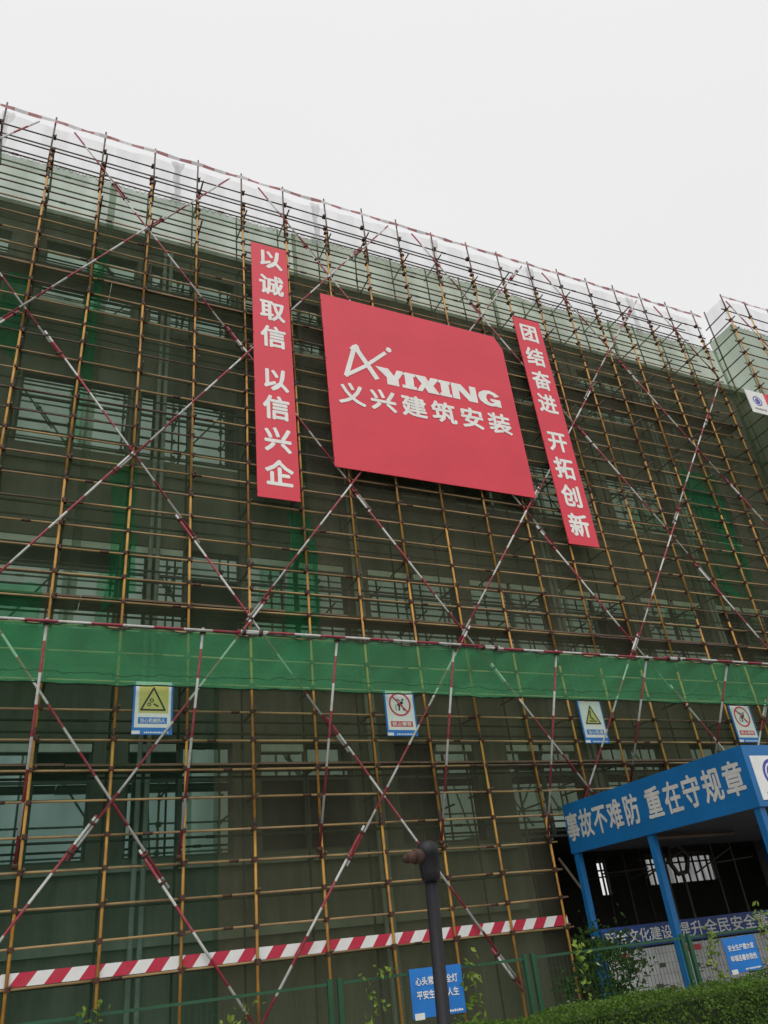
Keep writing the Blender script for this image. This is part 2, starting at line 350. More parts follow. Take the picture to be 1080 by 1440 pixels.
cop = MB(); cop.box((BX0 - 0.2, FY - 0.22, BTOP - 0.25), (BX1, FY + 0.6, BTOP)); cop.box((BX0 - 0.2, FY + 0.6, BTOP - 0.25), (BX0 + 0.3, BY1, BTOP))
cop.build('coping', 'coping', building)
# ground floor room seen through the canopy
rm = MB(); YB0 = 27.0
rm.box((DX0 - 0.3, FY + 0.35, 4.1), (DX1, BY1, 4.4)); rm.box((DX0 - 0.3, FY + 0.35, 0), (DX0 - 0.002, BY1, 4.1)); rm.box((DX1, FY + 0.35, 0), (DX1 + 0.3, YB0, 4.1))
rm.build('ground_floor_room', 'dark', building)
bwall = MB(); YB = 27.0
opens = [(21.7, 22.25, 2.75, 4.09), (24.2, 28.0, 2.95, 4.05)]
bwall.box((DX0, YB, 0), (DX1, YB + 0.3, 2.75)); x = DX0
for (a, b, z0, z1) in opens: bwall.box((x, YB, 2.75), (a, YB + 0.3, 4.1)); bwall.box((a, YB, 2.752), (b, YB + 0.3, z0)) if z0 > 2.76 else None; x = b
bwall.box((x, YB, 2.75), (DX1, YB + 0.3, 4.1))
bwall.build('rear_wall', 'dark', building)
for (a, b, z0, z1) in opens:
    q = MB(); n = max(2, int((b - a) / 0.35))
    for k in range(n + 1): xx = a + (b - a) * k / n; q.box((xx - 0.03, YB + 0.1, z0), (xx + 0.03, YB + 0.16, z1))
    for zz in (z0 + 0.02, (z0 + z1) / 2 + 0.25, z1 - 0.03): q.box((a, YB + 0.101, zz - 0.03), (b, YB + 0.159, zz + 0.03))
    q.build('barred_window', 'frame', building)
m = MB(); m.face([(24.2, YB + 0.2, 2.95), (28.0, YB + 0.2, 2.95), (28.0, YB + 0.2, 4.05), (24.2, YB + 0.2, 4.05)]); m.build('dimming_pane', 'net_dim', building)  # grey sheet added only to dim the bright rear opening
rq = random.Random(21)
for x in (17.6, 18.3, 18.9, 19.4, 20.3, 21.1, 22.0):
    m = MB(); y = 21.2 + rq.uniform(-1, 2); x += rq.uniform(-0.2, 0.2); m.tube((x, y, 0), (x + rq.uniform(-0.1, 0.1), y, 4.1), 0.03, 6); m.tube((x - 0.9, y, 3.0 + rq.uniform(-0.2, 0.4)), (x + 0.9, y, 3.3 + rq.uniform(-0.3, 0.4)), 0.025, 6); m.build('formwork_prop', 'inner', building)
m = MB(); P = [(19.9, 3.75), (20.25, 3.4), (20.05, 2.95), (19.65, 2.9), (19.4, 3.3), (19.55, 3.7)]
for (a, b) in zip(P, P[1:] + P[:1]): m.tube((a[0], 20.6, a[1]), (b[0], 20.6, b[1]), 0.07, 6)
m.tube((19.85, 20.6, 3.7), (19.9, 20.6, 4.1), 0.04, 6); m.tube((19.85, 20.6, 2.92), (19.9, 20.6, 0.0), 0.05, 6); m.build('formwork_prop', 'inner', building)
# columns standing in the room
for x in (13.4, 24.6):
    cl = MB(); cl.box((x - 0.25, 21.0, 0), (x + 0.25, 21.5, 4.1)); cl.build('room_column', 'concrete', building)
# windows
rw = random.Random(3)
for k, (z0, z1) in enumerate(ROWS):
    for i, c in enumerate(WX):
        WW = WWS[k]; a, b = c - WW/2, c + WW/2; y = FY + 0.14; f = MB(); t = 0.06
        f.box((a, y, z0), (a + t, y + 0.08, z1)); f.box((b - t, y, z0), (b, y + 0.08, z1)); f.box((a + t, y, z0), (b - t, y + 0.08, z0 + t)); f.box((a + t, y, z1 - t), (b - t, y + 0.08, z1))
        f.box((c - t, y, z0 + t), (c + t, y + 0.08, z1 - t)); f.box((a + t, y + 0.002, z0 + 1.55), (c - t, y + 0.078, z0 + 1.61)); f.box((c + t, y + 0.002, z0 + 1.55), (b - t, y + 0.078, z0 + 1.61))
        w = f.build('window', 'frame', building, origin=(c, y, z0))
        gp = MB(); vp = MB()
        for (xa, xb) in ((a + t, c - t), (c + t, b - t)):
            for (za, zb) in ((z0 + t, z0 + 1.55), (z0 + 1.61, z1 - t)):
                miss = rw.random() < (0.22 if za < z0 + 1 else 0.1)
                if k == 0 and i in (5, 6) and za < z0 + 1: miss = not (i == 6 and xa > c)
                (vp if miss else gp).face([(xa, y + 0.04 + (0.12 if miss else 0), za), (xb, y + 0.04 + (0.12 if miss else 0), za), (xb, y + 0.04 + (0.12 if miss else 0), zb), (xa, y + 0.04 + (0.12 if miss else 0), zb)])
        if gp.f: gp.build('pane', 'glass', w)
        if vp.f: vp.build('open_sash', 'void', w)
        h = MB()
        if k in (0, 1):
            for (xa, xb) in ((a + 0.03, c - 0.07), (c + 0.07, b - 0.03)):
                if rw.random() < 0.85: h.box((xa, y - 0.12, z1 - 0.19), (xb, y - 0.002, z1 - 0.02))
        else:
            for (xa, xb) in ((a + 0.03, c - 0.07), (c + 0.07, b - 0.03)):
                if rw.random() < (0.8 if k == 2 else 0.35): h.box((xa, y - 0.13, z0 + 0.002), (xb, y - 0.002, z0 + 0.13))
        if h.f: h.build('white_strip', 'lintel', w)
# rain pipes, in pairs
for x in (2.72, 8.2, 14.9, 21.6):
    for dx in (-0.09, 0.09):
        pm = MB(); pm.tube((x + dx, FY - 0.12, 4.45 if x > 12 else 0.1), (x + dx, FY - 0.12, 21.6), 0.055, 8)
        for z in (6.5, 10, 13.5, 17, 20.5): pm.tube((x + dx, FY - 0.12, z), (x + dx, FY - 0.12, z + 0.14), 0.07, 8)
        pm.build('rain_pipe', 'pipe', building)
lw = MB(); lw.box((BX0, FY - 0.08, 2.25), (DX0 - 0.3, FY - 0.003, 2.42)); lw.box((BX0, FY - 0.10, 3.62), (DX0 - 0.3, FY - 0.003, 3.75)); lw.build('string_course', 'plaster', building)

# ------------------------------------------------------------------ scaffold
FZ0, LIFT = 1.765, 0.6           # height of the lowest ledger, spacing of ledgers
BAY0, BAY = 0.48, 1.444
OY, IY = 16.5, 17.4              # outer and inner row
lz = lambda k: FZ0 + k * LIFT
bxx = lambda b: BAY0 + b * BAY
XL, XR = bxx(-5), bxx(17) + 0.35
R_T = 0.027
scaf = thing('scaffold', 'yellow tube scaffold with red and white cross braces covering the long front', 'scaffold', (bxx(6), OY, 0))
rs = random.Random(11)
def standard(x, y, z0, z1, m, inner=False):
    z = z0; first = True; jx = rs.uniform(-0.012, 0.012)
    while z < z1 - 0.05:
        e = min(z1, z + (rs.choice((4.2, 6.0)) if first else 6.0)); first = False
        top = e if e >= z1 else e
        nx = rs.uniform(-0.03, 0.03)
        m.tube((x + jx, y, z), (x + nx, y, top), R_T * (0.95 if inner else 1.12), 7, 1 if (z1 > 24 and z > 21.5) else 0)
        if e < z1: m.tube((x + nx, y, e - 0.10), (x + nx, y, e + 0.10), 0.036, 7, 2)
        z = e; jx = nx
for b in range(-5, 18):
    z0 = 0.06 if b <= 8 else lz(4) - 0.25
    m = MB(); standard(bxx(b), OY, z0, 23.2, m)
    # rusty top length lapped beside the painted pole
    dx = rs.choice((-0.06, 0.06)); m.tube((bxx(b) + dx, OY, 22.3), (bxx(b) + dx * 0.6, OY, 24.75 + rs.uniform(0.05, 0.25)), R_T, 7, 1)
    for z in (22.45, 23.05): m.box((bxx(b) - 0.07, OY - 0.05, z), (bxx(b) + 0.07, OY + 0.05, z + 0.08), 2)
    m.build('standard', ['yellow', 'rusty', 'coupler'], scaf, True)
for b in range(-5, 18):
    z0 = 0.06 if b <= 8 else lz(4) - 0.25
    m = MB(); standard(bxx(b) + 0.02, IY, z0, 23.5 + rs.uniform(0, 0.5), m, True)
    m.build('standard', ['inner', 'inner', 'coupler'], scaf, True)
def runs(m, x0, x1, y, z, r, mi_pick, start=0.0):
    x = x0 - start; dz = 0.0; k = 0
    while x < x1 - 0.05:
        e = min(x1, x + 6.0); nz = rs.uniform(-0.025, 0.025); a = max(x, x0)
        m.tube((a, y, z + dz), (e, y, z + nz), r, 6, mi_pick(k))
        if e < x1: m.tube((e - 0.09, y, z + nz), (e + 0.09, y, z + nz), r * 1.35, 6, 2)
        x = e; dz = nz; k += 1
for k in range(0, 38):
    m = MB(); xr = bxx(8) + 0.25 if k < 4 else XR
    runs(m, XL - 0.3, xr, OY + 0.055, lz(k), R_T * 0.9, (lambda q: 1) if k > 32 else (lambda q: 1 if rs.random() < 0.12 else 0), rs.uniform(0, 5.5))
    m.build('ledger', ['ledger', 'rusty', 'coupler'], scaf, True)
for k in [q for q in range(0, 39) if q % 2 == 0 or q > 31] + [q + 0.55 for q in (7, 10, 13, 16, 19, 22, 25, 29)]:
    m = MB(); runs(m, XL - 0.3, bxx(8) + 0.25 if k < 4 else XR, IY - 0.055, lz(k), R_T, lambda q: 0, rs.uniform(0, 5.5))
    m.build('inner_ledger', ['inner', 'rusty', 'coupler'], scaf, True)
# transoms with their ends sticking out of the face
tr = []
for b in range(-5, 18):
    for k in range(0, 38):
        if (k + (b % 2)) % 3 == 0 and not (k < 4 and b > 8): tr.append((b, k))
tr.sort(key=lambda q: (bxx(q[0]))**2 + OY**2 + lz(q[1])**2)
def transom(m, b, k):
    x = bxx(b) + 0.06; behind = 4.6 < x < 16.4 and 11.5 < lz(k) < 22; e = rs.uniform(0.05, 0.10) if behind or k < 22 else rs.uniform(0.2, 0.42); m.tube((x, OY - e, lz(k) + 0.05), (x, IY + 0.2, lz(k) + 0.05), R_T * 0.95, 6)
for q in tr[:95]:
    m = MB(); transom(m, *q); m.build('transom', 'rusty', scaf, True)
m = MB()
for q in tr[95:]: transom(m, *q)
tag(m.build('transom', 'rusty', scaf, True), kind='stuff')
# couplers
cp = [(b, k) for b in range(-5, 18) for k in range(0, 38) if not (k < 4 and b > 8)]
cp.sort(key=lambda q: (bxx(q[0]))**2 + OY**2 + lz(q[1])**2)
def coupler(m, b, k):
    x, z = bxx(b) + rs.uniform(-0.02, 0.02), lz(k) + rs.uniform(-0.01, 0.01); s = rs.uniform(0.8, 1.1)
    m.box((x - 0.045*s, OY - 0.036, z - 0.05*s), (x + 0.045*s, OY + 0.02, z + 0.05*s)); m.box((x - 0.055*s, OY + 0.022, z - 0.045*s), (x + 0.06*s, OY + 0.095, z + 0.045*s))
    m.tube((x + 0.05*s, OY - 0.07, z + 0.02), (x + 0.05*s, OY + 0.02, z + 0.02), 0.012, 5); m.tube((x - 0.02, OY - 0.068, z - 0.02), (x - 0.02, OY, z - 0.02), 0.014, 5)
for q in cp[:95]:
    m = MB(); coupler(m, *q); m.build('coupler', 'coupler', scaf)
m = MB()
for q in cp[95:]: coupler(m, *q)
tag(m.build('coupler', 'coupler', scaf), kind='stuff')
# scissor braces: each a line of lapped red and white tubes
SL = 3.38
def brace(b0, k0, b1, k1, y):
    p0 = Vector((bxx(b0), y, lz(k0))); p1 = Vector((bxx(b1), y, lz(k1))); L = (p1 - p0).length
    m = MB(); t = 0.0; side = 1; first = rs.uniform(2.4, 5.6)
    while t < L - 0.3:
        e = min(L, t + (first if t == 0 else 6.0)); o = 0.034 * side
        m.tube((0, o, max(0, t - 0.45)), (0, o, min(L, e + 0.45)), R_T, 7)
        if e < L:
            for q in (-0.3, 0.3): m.box((-0.036, -0.07, e + q - 0.03), (0.036, 0.07, e + q + 0.03), 1)
        t = e; side = -side
    o = m.build('brace', ['brace', 'coupler'], scaf, True)
    q = (p1 - p0).to_track_quat('Z', 'Y'); o.rotation_mode = 'QUATERNION'; o.rotation_quaternion = q; o.location = p0 - Vector(scaf.location)
for sgn, y in ((-1, OY - 0.06), (1, OY - 0.114)):
    for j in range(-5, 9):
        # the line passes (1 + 4j, 32) with slope sgn*SL
        bc = 1 + 4 * j; f = lambda b: 32 + sgn * SL * (b - bc)
        pts = []
        lo_b, hi_b = -5.0, 17.0
        bt = bc + sgn * (37.6 - 32) / SL; bb = bc + sgn * (-1.8 - 32) / SL
        a, b = min(bt, bb), max(bt, bb); a = max(a, lo_b); b = min(b, hi_b)
        if b - a < 0.6: continue
        # nothing beside or below the canopy
        bl = bc + (4.3 - 32) / (sgn * SL)
        if sgn < 0 and b > 7.2: b = min(b, max(bl, 7.2) if bl > 7.2 else b) if bl > 7.2 else b
        if sgn > 0 and b > 7.2 and bl > 7.2: a = max(a, bl)
        if b - a > 0.6: brace(a, f(a), b, f(b), y)
# decks
for k in (6, 12, 28):
    m = MB(); x = XL
    while x < XR - 0.2:
        e = min(XR, x + 3.9)
        for i in range(3):
            dz = rs.uniform(0, 0.02); m.box((x + 0.01, OY + 0.14 + i * 0.26, lz(k) + 0.09 + dz), (e - 0.01, OY + 0.37 + i * 0.26, lz(k) + 0.135 + dz))
        x = e
    m.build('deck', 'wood', scaf)
# outriggers and the red and white bar that carry the catch net
BARY, BARZ = 14.55, 7.62
for i in range(-2, 9):
    b = i * 2
    p0 = Vector((bxx(b) - 0.1, OY - 0.08, lz(3) + 0.06 if b <= 8 else lz(5))); p1 = Vector((bxx(b) - 0.1, BARY + 0.03, BARZ + 0.05))
    m = MB(); L = (p1 - p0).length; m.tube((0, 0, 0), (0, 0, L), R_T, 7); m.box((-0.05, -0.05, L - 0.12), (0.05, 0.05, L - 0.02), 1); m.box((-0.05, -0.05, 0.0), (0.05, 0.05, 0.1), 1)
    o = m.build('outrigger', ['brace', 'coupler'], scaf, True); o.rotation_mode = 'QUATERNION'; o.rotation_quaternion = (p1 - p0).to_track_quat('Z', 'Y'); o.location = p0 - Vector(scaf.location)
m = MB(); x = XL - 0.4; s = 1
while x < XR:
    e = min(XR, x + 5.7); dz = 0.018 * s; m.tube((x - 0.3, BARY, BARZ + dz), (e + 0.3, BARY, BARZ + dz), R_T, 7)
    for q in (e - 0.2, e + 0.15): m.box((q, BARY - 0.05, BARZ - 0.06), (q + 0.07, BARY + 0.05, BARZ + 0.06), 1)
    x = e; s = -s
m.build('outer_rail', ['bar', 'coupler'], scaf, True)

# scaffold round the projecting end, top right
PX, PY = 25.55, 15.26
end = thing('scaffold', 'scaffold round the projecting corner at the far right, standing forward of the long front', 'scaffold', (PX, PY, 0))
for i in range(0, 8):
    x = PX + i * BAY; m = MB(); standard(x, PY, 0.06, 24.75 + rs.uniform(0.05, 0.2), m); m.build('standard', ['yellow', 'rusty', 'coupler'], end, True)
for y in (OY - 0.12,):
    m = MB(); standard(PX + 0.2, y, 0.06, 24.9, m); m.build('standard', ['yellow', 'rusty', 'coupler'], end, True)
for k in range(0, 38):
    m = MB(); m.tube((PX - 0.25, PY + 0.055, lz(k)), (PX + 11, PY + 0.055, lz(k)), R_T, 6, 1 if k > 32 else 0); m.tube((PX + 0.03, PY - 0.2, lz(k) + 0.03), (PX + 0.16, OY + 0.1, lz(k) + 0.03), R_T, 6, 1)
    m.build('ledger', ['ledger', 'rusty'], end, True)
m = MB()
for i in range(0, 8):
    for k in range(0, 38):
        x, z = PX + i * BAY, lz(k); m.box((x - 0.05, PY - 0.04, z - 0.05), (x + 0.06, PY + 0.09, z + 0.05))
tag(m.build('coupler', 'coupler', end), kind='stuff')
for (a, b) in (((0, 20), (5.3, 37.6)), ((5.3, 20), (0, 37.6)), ((0, 2), (5.3, 20)), ((5.3, 2), (0, 20))):
    p0 = Vector((PX + a[0] * BAY, PY - 0.07, lz(a[1]))); p1 = Vector((PX + b[0] * BAY, PY - 0.07 - (0.05 if a[0] else 0), lz(b[1])))
    m = MB(); m.tube((0, 0, 0), (0, 0, (p1 - p0).length), R_T, 7); o = m.build('brace', 'brace', end, True)
    o.rotation_mode = 'QUATERNION'; o.rotation_quaternion = (p1 - p0).to_track_quat('Z', 'Y'); o.location = p0 - Vector(end.location)

# ------------------------------------------------------------------ nets
def net(name, label, cat, mt, x0, x1, z0, z1, y, group=None, amp=0.035, lace=False, seed=0, nx=None, ragged=False):
    r = random.Random(seed + 31); m = MB(); nx = nx or max(6, int((x1 - x0) / 0.36)); nz = max(6, int((z1 - z0) / 0.4))
    ph = [(r.uniform(0.6, 3), r.uniform(0.3, 1.5), r.uniform(0, 6)) for _ in range(5)]
    top = [r.uniform(-0.07, 0.04) for _ in range(nx + 1)]
    idx = {}
    for i in range(nx + 1):
        for j in range(nz + 1):
            u, v = i / nx, j / nz; x = x0 + (x1 - x0) * u; z = z0 + (z1 - z0) * v
            if ragged: x = (x0 + x1)/2 + (x - (x0 + x1)/2) * (0.88 + 0.14 * math.sin(1.1*z + seed) + 0.06 * math.sin(4.3*z)) + 0.07 * math.sin(0.9*z + seed); z += 0.25 * math.sin(3*u + seed) * (1 - v)
            if j == nz: z += top[i]
            d = sum(math.sin(a * x + b * z + c) for a, b, c in ph) / 5 * amp
            d += amp * 0.9 * abs(math.sin((z - FZ0) / (LIFT * 3) * math.pi)) 
            idx[i, j] = len(m.v); m.v.append(Vector((x, y + 0.02 + d, z)))
    for i in range(nx):
        for j in range(nz): m.f.append([idx[i, j], idx[i+1, j], idx[i+1, j+1], idx[i, j+1]]); m.mi.append(0)
    o = m.build(name, mt, None, True, origin=((x0 + x1) / 2, y, z0)); tag(o, label, cat, group)
    if lace:
        q = MB(); x = x0; k = 0; pz = z1
        while x < x1:
            nxp = x + r.uniform(0.07, 0.13); nzp = z1 + (0.05 if k % 2 else -0.09) + r.uniform(-0.03, 0.03)
            q.tube((x, y + 0.05, pz), (nxp, y + 0.05, nzp), 0.007, 4); x = nxp; pz = nzp; k += 1
        q.build('lacing_cord', 'rope', o)
    return o
NY = OY + 0.12; GN = 'mesh sheets laced inside the scaffold front'
NT = 22.85
net('safety_net', 'dull green mesh sheet at the far left of the front', 'safety net', 'net_green', XL - 0.3, 0.95, 7.1, NT, NY, GN, lace=True, seed=1)
net('safety_net', 'dull green mesh sheet left of and behind the narrow left banner', 'safety net', 'net_green', 0.75, 6.65, 7.1, NT, NY + 0.03, GN, lace=True, seed=2)
net('safety_net', 'olive mesh sheet behind the big square red sign', 'safety net', 'net_olive', 6.5, 14.45, 7.1, NT, NY, GN, lace=True, seed=3)
net('safety_net', 'olive mesh sheet just right of the narrow right banner', 'safety net', 'net_olive', 14.3, 20.0, 7.1, NT, NY + 0.03, GN, lace=True, seed=4)
net('safety_net', 'olive mesh sheet at the right end beside the projecting corner', 'safety net', 'net_olive', 19.85, PX + 0.35, 7.1, NT, NY, GN, lace=True, seed=5)
net('safety_net', 'dark green mesh sheet at ground level behind the left striped boards', 'safety net', 'net_low', XL - 0.3, 4.1, 0.15, 7.25, NY + 0.01, GN, seed=6)
net('safety_net', 'dark green mesh sheet at ground level left of the blue canopy', 'safety net', 'net_olive', 4.0, bxx(8) + 0.1, 0.15, 7.25, NY + 0.04, GN, seed=7)
net('safety_net', 'short mesh sheet above the blue canopy under the catch net', 'safety net', 'net_olive', bxx(8), PX, lz(4), 7.25, NY + 0.02, GN, seed=8)
net('safety_net', 'pale green mesh sheet on the front of the projecting corner', 'safety net', 'net_end', PX + 0.03, PX + 11, 0.5, 23.25, PY + 0.12, GN, lace=True, seed=9)
# return side of the projecting corner
m = MB(); n = 6
for j in range(40):
    z0, z1 = 0.5 + j * 22.75 / 40, 0.5 + (j + 1) * 22.75 / 40
    for i in range(n):
        y0, y1 = PY + 0.1 + i * 1.25 / n, PY + 0.1 + (i + 1) * 1.25 / n; w = lambda y, z: PX + 0.07 + 0.03 * math.sin(3 * y + z)
        m.face([(w(y0, z0), y0, z0), (w(y1, z0), y1, z0), (w(y1, z1), y1, z1), (w(y0, z1), y0, z1)])
tag(m.build('safety_net', 'net_end', None, True, origin=(PX, PY, 0.5)), 'narrow mesh sheet on the side of the projecting corner at the upper right', 'safety net', GN)
# brighter offcuts hung behind the sheets
GB = 'bright green net strips hung on the main sheets'
net('net_strip', 'narrow bright green net strip hanging at upper left between first poles', 'net strip', 'net_bright', 0.45, 0.85, 15.2, 19.8, NY - 0.045, GB, 0.06, ragged=True, seed=21)
net('net_strip', 'broad bright green net patch at the far right below the white sign', 'net strip', 'net_bright', 20.9, 22.9, 11.0, 15.9, NY - 0.045, GB, 0.08, ragged=True, seed=22)
net('net_strip', 'green net patch below the narrow left banner', 'net strip', 'net_bright', 5.75, 6.6, 8.0, 11.9, NY - 0.045, GB, 0.06, ragged=True, seed=23)
net('net_strip', 'faint green net patch beside the left brace crossing', 'net strip', 'net_bright', 1.45, 2.15, 9.0, 12.7, NY - 0.045, GB, 0.06, ragged=True, seed=24)
net('net_strip', 'green net patch at the left edge above the catch net', 'net strip', 'net_bright', -1.2, 0.3, 7.5, 9.3, NY - 0.045, GB, 0.06, ragged=True, seed=25)
net('net_strip', 'short green net strip at the left upper edge beside striped brace', 'net strip', 'net_bright', -1.5, -0.9, 15.5, 18.2, NY - 0.045, GB, 0.06, ragged=True, seed=27)
# clear mesh above the roof line
GW = 'clear mesh sheets along the top rail'
WS = [(XL - 0.3, -2.3, 'clear mesh sheet at the far left end of the top rail'), (-2.35, 2.75, 'clear mesh sheet along the top rail at the left, above the first four poles'), (2.65, 7.45, 'clear mesh sheet along the top rail above the narrow left banner'),
      (7.35, 12.15, 'clear mesh sheet along the top rail above the big square sign'), (12.05, 16.45, 'clear mesh sheet along the top rail above the narrow right banner'),
      (16.35, 21.55, 'clear mesh sheet along the top rail right of the narrow right banner'), (21.45, PX, 'clear mesh sheet along the top rail beside the projecting corner')]
for i, (a, b, l) in enumerate(WS):
    o = net('clear_net', l, 'mesh sheet', 'net_white', a, b, 22.3, 24.62, NY + 0.05 - 0.03 * (i % 2), GW, 0.03, seed=40 + i)
    if i == 0: continue
    m = MB(); r = random.Random(i); pv = None                # the sheet's edge, gathered and tied
    for k in range(13):
        z = 24.6 - 2.1 * k / 12; w = 0.18 - 0.09 * min(1, k / 4) + r.uniform(-0.02, 0.03) + (0.08 if k > 9 else 0); c = a + 0.05 + 0.03 * math.sin(k)
        q = [(c - w, NY - 0.01, z), (c - w * 0.3, NY - 0.05, z), (c + w * 0.3, NY - 0.015, z), (c + w, NY - 0.06, z)]
        if pv:
            for e in range(3): m.face([pv[e], pv[e + 1], q[e + 1], q[e]])
        pv = q
    m.build('gathered_edge', 'net_gather', o, True)
net('clear_net', 'clear mesh sheet round the top of the projecting corner', 'mesh sheet', 'net_white', PX + 0.03, PX + 11, 22.9, 24.7, PY + 0.1, GW, 0.03, seed=50)
m = MB(); m.face([(PX + 0.1, PY + 0.1, 22.9), (PX + 0.12, OY - 0.1, 22.9), (PX + 0.12, OY - 0.1, 24.7), (PX + 0.1, PY + 0.1, 24.7)])
tag(m.build('clear_net', 'net_white', None, False, origin=(PX, PY, 22.9)), 'small clear mesh sheet on the side of the projecting corner at roof level', 'mesh sheet', GW)
# catch net
m = MB(); nx, ny = 260, 8; r = random.Random(5)
sag = [r.uniform(0.6, 1.3) for _ in range(nx + 1)]; idx = {}
for i in range(nx + 1):
    for j in range(ny + 1):
        v = j / ny; x = XL - 0.3 + (XR - XL + 0.3) * i / nx; y = BARY + (OY - 0.16 - BARY) * v; z = BARZ - 0.03 + (7.08 - BARZ) * v
        w = ((x - bxx(0)) / (2 * BAY)) % 1.0
        z -= (0.10 * math.sin(math.pi * v) + 0.03 * math.sin(math.pi * w)) * (0.8 + 0.3 * math.sin(0.7 * x)) * sag[i] * 0.9 + (0.03 * math.sin(5 * x + 4 * v) + 0.022 * math.sin(11.3 * x - 3 * v + 2 * math.sin(x))) * (1 - 0.75 * v); y += 0.025 * math.sin(1.9 * x) * v
        idx[i, j] = len(m.v); m.v.append(Vector((x, y, z)))
for i in range(nx):
    for j in range(ny): m.f.append([idx[i, j], idx[i+1, j], idx[i+1, j+1], idx[i, j+1]]); m.mi.append(0)
cn = m.build('catch_net', 'net_catch', None, True, origin=(bxx(6), OY, 7.1)); tag(cn, 'long green catch net slung out from the scaffold above the four safety signs', 'catch net')
for jj, rr in ((ny, 0.016), (6, 0.006), (0, 0.012)):
    m = MB()
    for i in range(nx):
        a, b = cn.data.vertices[idx[i, jj]].co + Vector(cn.location), cn.data.vertices[idx[i+1, jj]].co + Vector(cn.location)
        m.tube(a - Vector((0, 0, 0.012)), b - Vector((0, 0, 0.012)), rr, 4)
    m.build('border_rope', 'rope', cn)

# striped boards and tape
GBD = 'striped toe boards along the lowest ledger'
tb = [(bxx(-5), bxx(-1) - 0.02, 'striped toe board at the far left end of the lowest ledger'), (bxx(-1), bxx(2) - 0.02, 'striped toe board below the left safety sign'),
      (bxx(2), bxx(5) - 0.02, 'striped toe board on the lowest ledger left of the dark post'), (bxx(5), bxx(8) + 0.1, 'striped toe board on the lowest ledger between the dark post and the blue canopy')]
for (a, b, l) in tb:
    m = MB(); m.box((a, OY + 0.032, FZ0 + 0.035), (b, OY + 0.05, FZ0 + 0.245))
    tag(m.build('toe_board', 'board', None, origin=((a + b) / 2 * 0 + bxx(0), OY, FZ0)), l, 'toe board', GBD)
def tape(x0, x1, y, z, label):
    m = MB(); r = random.Random(int(x0) + 3); n = int((x1 - x0) / 0.35); P = []
    for i in range(n + 1):
        x = x0 + (x1 - x0) * i / n; w = ((x - BAY0) / BAY) % 1.0; s = -0.05 * math.sin(math.pi * w); tw = r.uniform(-0.02, 0.02)
        P.append((Vector((x, y - tw, z + s + 0.075 + r.uniform(-0.01, 0.01))), Vector((x, y + tw, z + s - 0.06))))
    for i in range(n):
        m.face([P[i][1], P[i+1][1], P[i+1][0], P[i][0]])
    tag(m.build('warning_tape', 'tape', None, True, origin=(bxx(0), y, z)), label, 'tape')
tape(XL, PX - 0.05, OY - 0.06, 24.62, 'faded red and white tape along the top of the long scaffold front')
tape(PX, PX + 10.5, PY - 0.06, 24.70, 'faded red and white tape along the top of the projecting corner')

# ------------------------------------------------------------------ red banners
BYF = 16.31
KB = BYF / 16.36
bx_ = lambda x: x * KB
bz_ = lambda z: 1.6 + (z - 1.6) * KB
def board(fl, m, w, h, t, mi=0):
    fl.rect(m, 0, 0, w, h, -t, 0, mi)
def narrow(label, x0, z0, x1, z1, chars, cx0, zs):
    x0, x1, cx0 = bx_(x0), bx_(x1), bx_(cx0); z0, z1 = bz_(z0), bz_(z1); zs = [bz_(z) for z in zs]
    t = thing('vertical_banner', label, 'banner', (x0, BYF, z0), 'narrow red slogan boards')
    fl = Flat((x0, BYF, z0)); m = MB(); board(fl, m, x1 - x0, z1 - z0, 0.03); m.build('board', 'red', t, origin=(x0, BYF, z0))
    m = MB()
    for k in range(int((z1 - z0) / 1.9) + 1): fl.rect(m, 0.03, 0.1 + k * 1.85, x1 - x0 - 0.03, 0.16 + k * 1.85, -0.045, -0.031)
    m.build('back_batten', 'steel', t, origin=(x0, BYF, z0))
    ties(t, [(x, z0 + 0.15 + q * (z1 - z0 - 0.3) / 5, d) for q in range(6) for x, d in ((x0 + 0.03, -0.22), (x1 - 0.03, 0.22))])
    m = MB()
    for q, (c, z) in enumerate(zip(chars, zs)):
        if q == 4: m.build('lettering', 'white', t, origin=(x0, BYF, z0)); m = MB()
        fl.text(m, c, cx0 - x0, z - z0, 0.70, 0.79, 0.006, 0.03)
    m.build('lettering', 'white', t, origin=(x0, BYF, z0))
def ties(t, pts):
    for (x, z, dx) in pts:
        m = MB(); m.tube((x, BYF - 0.002, z), (x + dx * 0.3, BYF - 0.012, z + 0.01), 0.006, 5); m.tube((x + dx * 0.3, BYF - 0.012, z + 0.01), (x + dx, OY - 0.02, z + 0.05), 0.006, 5)
        m.build('tie_wire', 'rusty', t)
narrow('narrow red board with white slogan hung left of the big square sign', 5.01, 12.09, 6.17, 21.52, '以诚取信以信兴企', 5.62, [20.92, 19.79, 18.72, 17.67, 16.06, 15.05, 13.96, 12.88])
narrow('narrow red board with white slogan hung right of the big square sign', 14.78, 11.90, 15.95, 21.31, '团结奋进开拓创新', 15.36, [20.63, 19.5, 18.42, 17.40, 15.81, 14.74, 13.68, 12.61])
big = thing('sign_board', 'big square red sign with white logo and lettering in the middle of the scaffold', 'sign', (bx_(7.23), BYF, bz_(13.39)))
O0 = (bx_(7.23), BYF, bz_(13.39)); fl = Flat(O0); Wd, Hd = 6.72, 6.58
m = MB(); nx = 12
hs_ = [0, 3, 1, 5, 8, 2, 0, 4, 7, 3, 6, 2, 0]
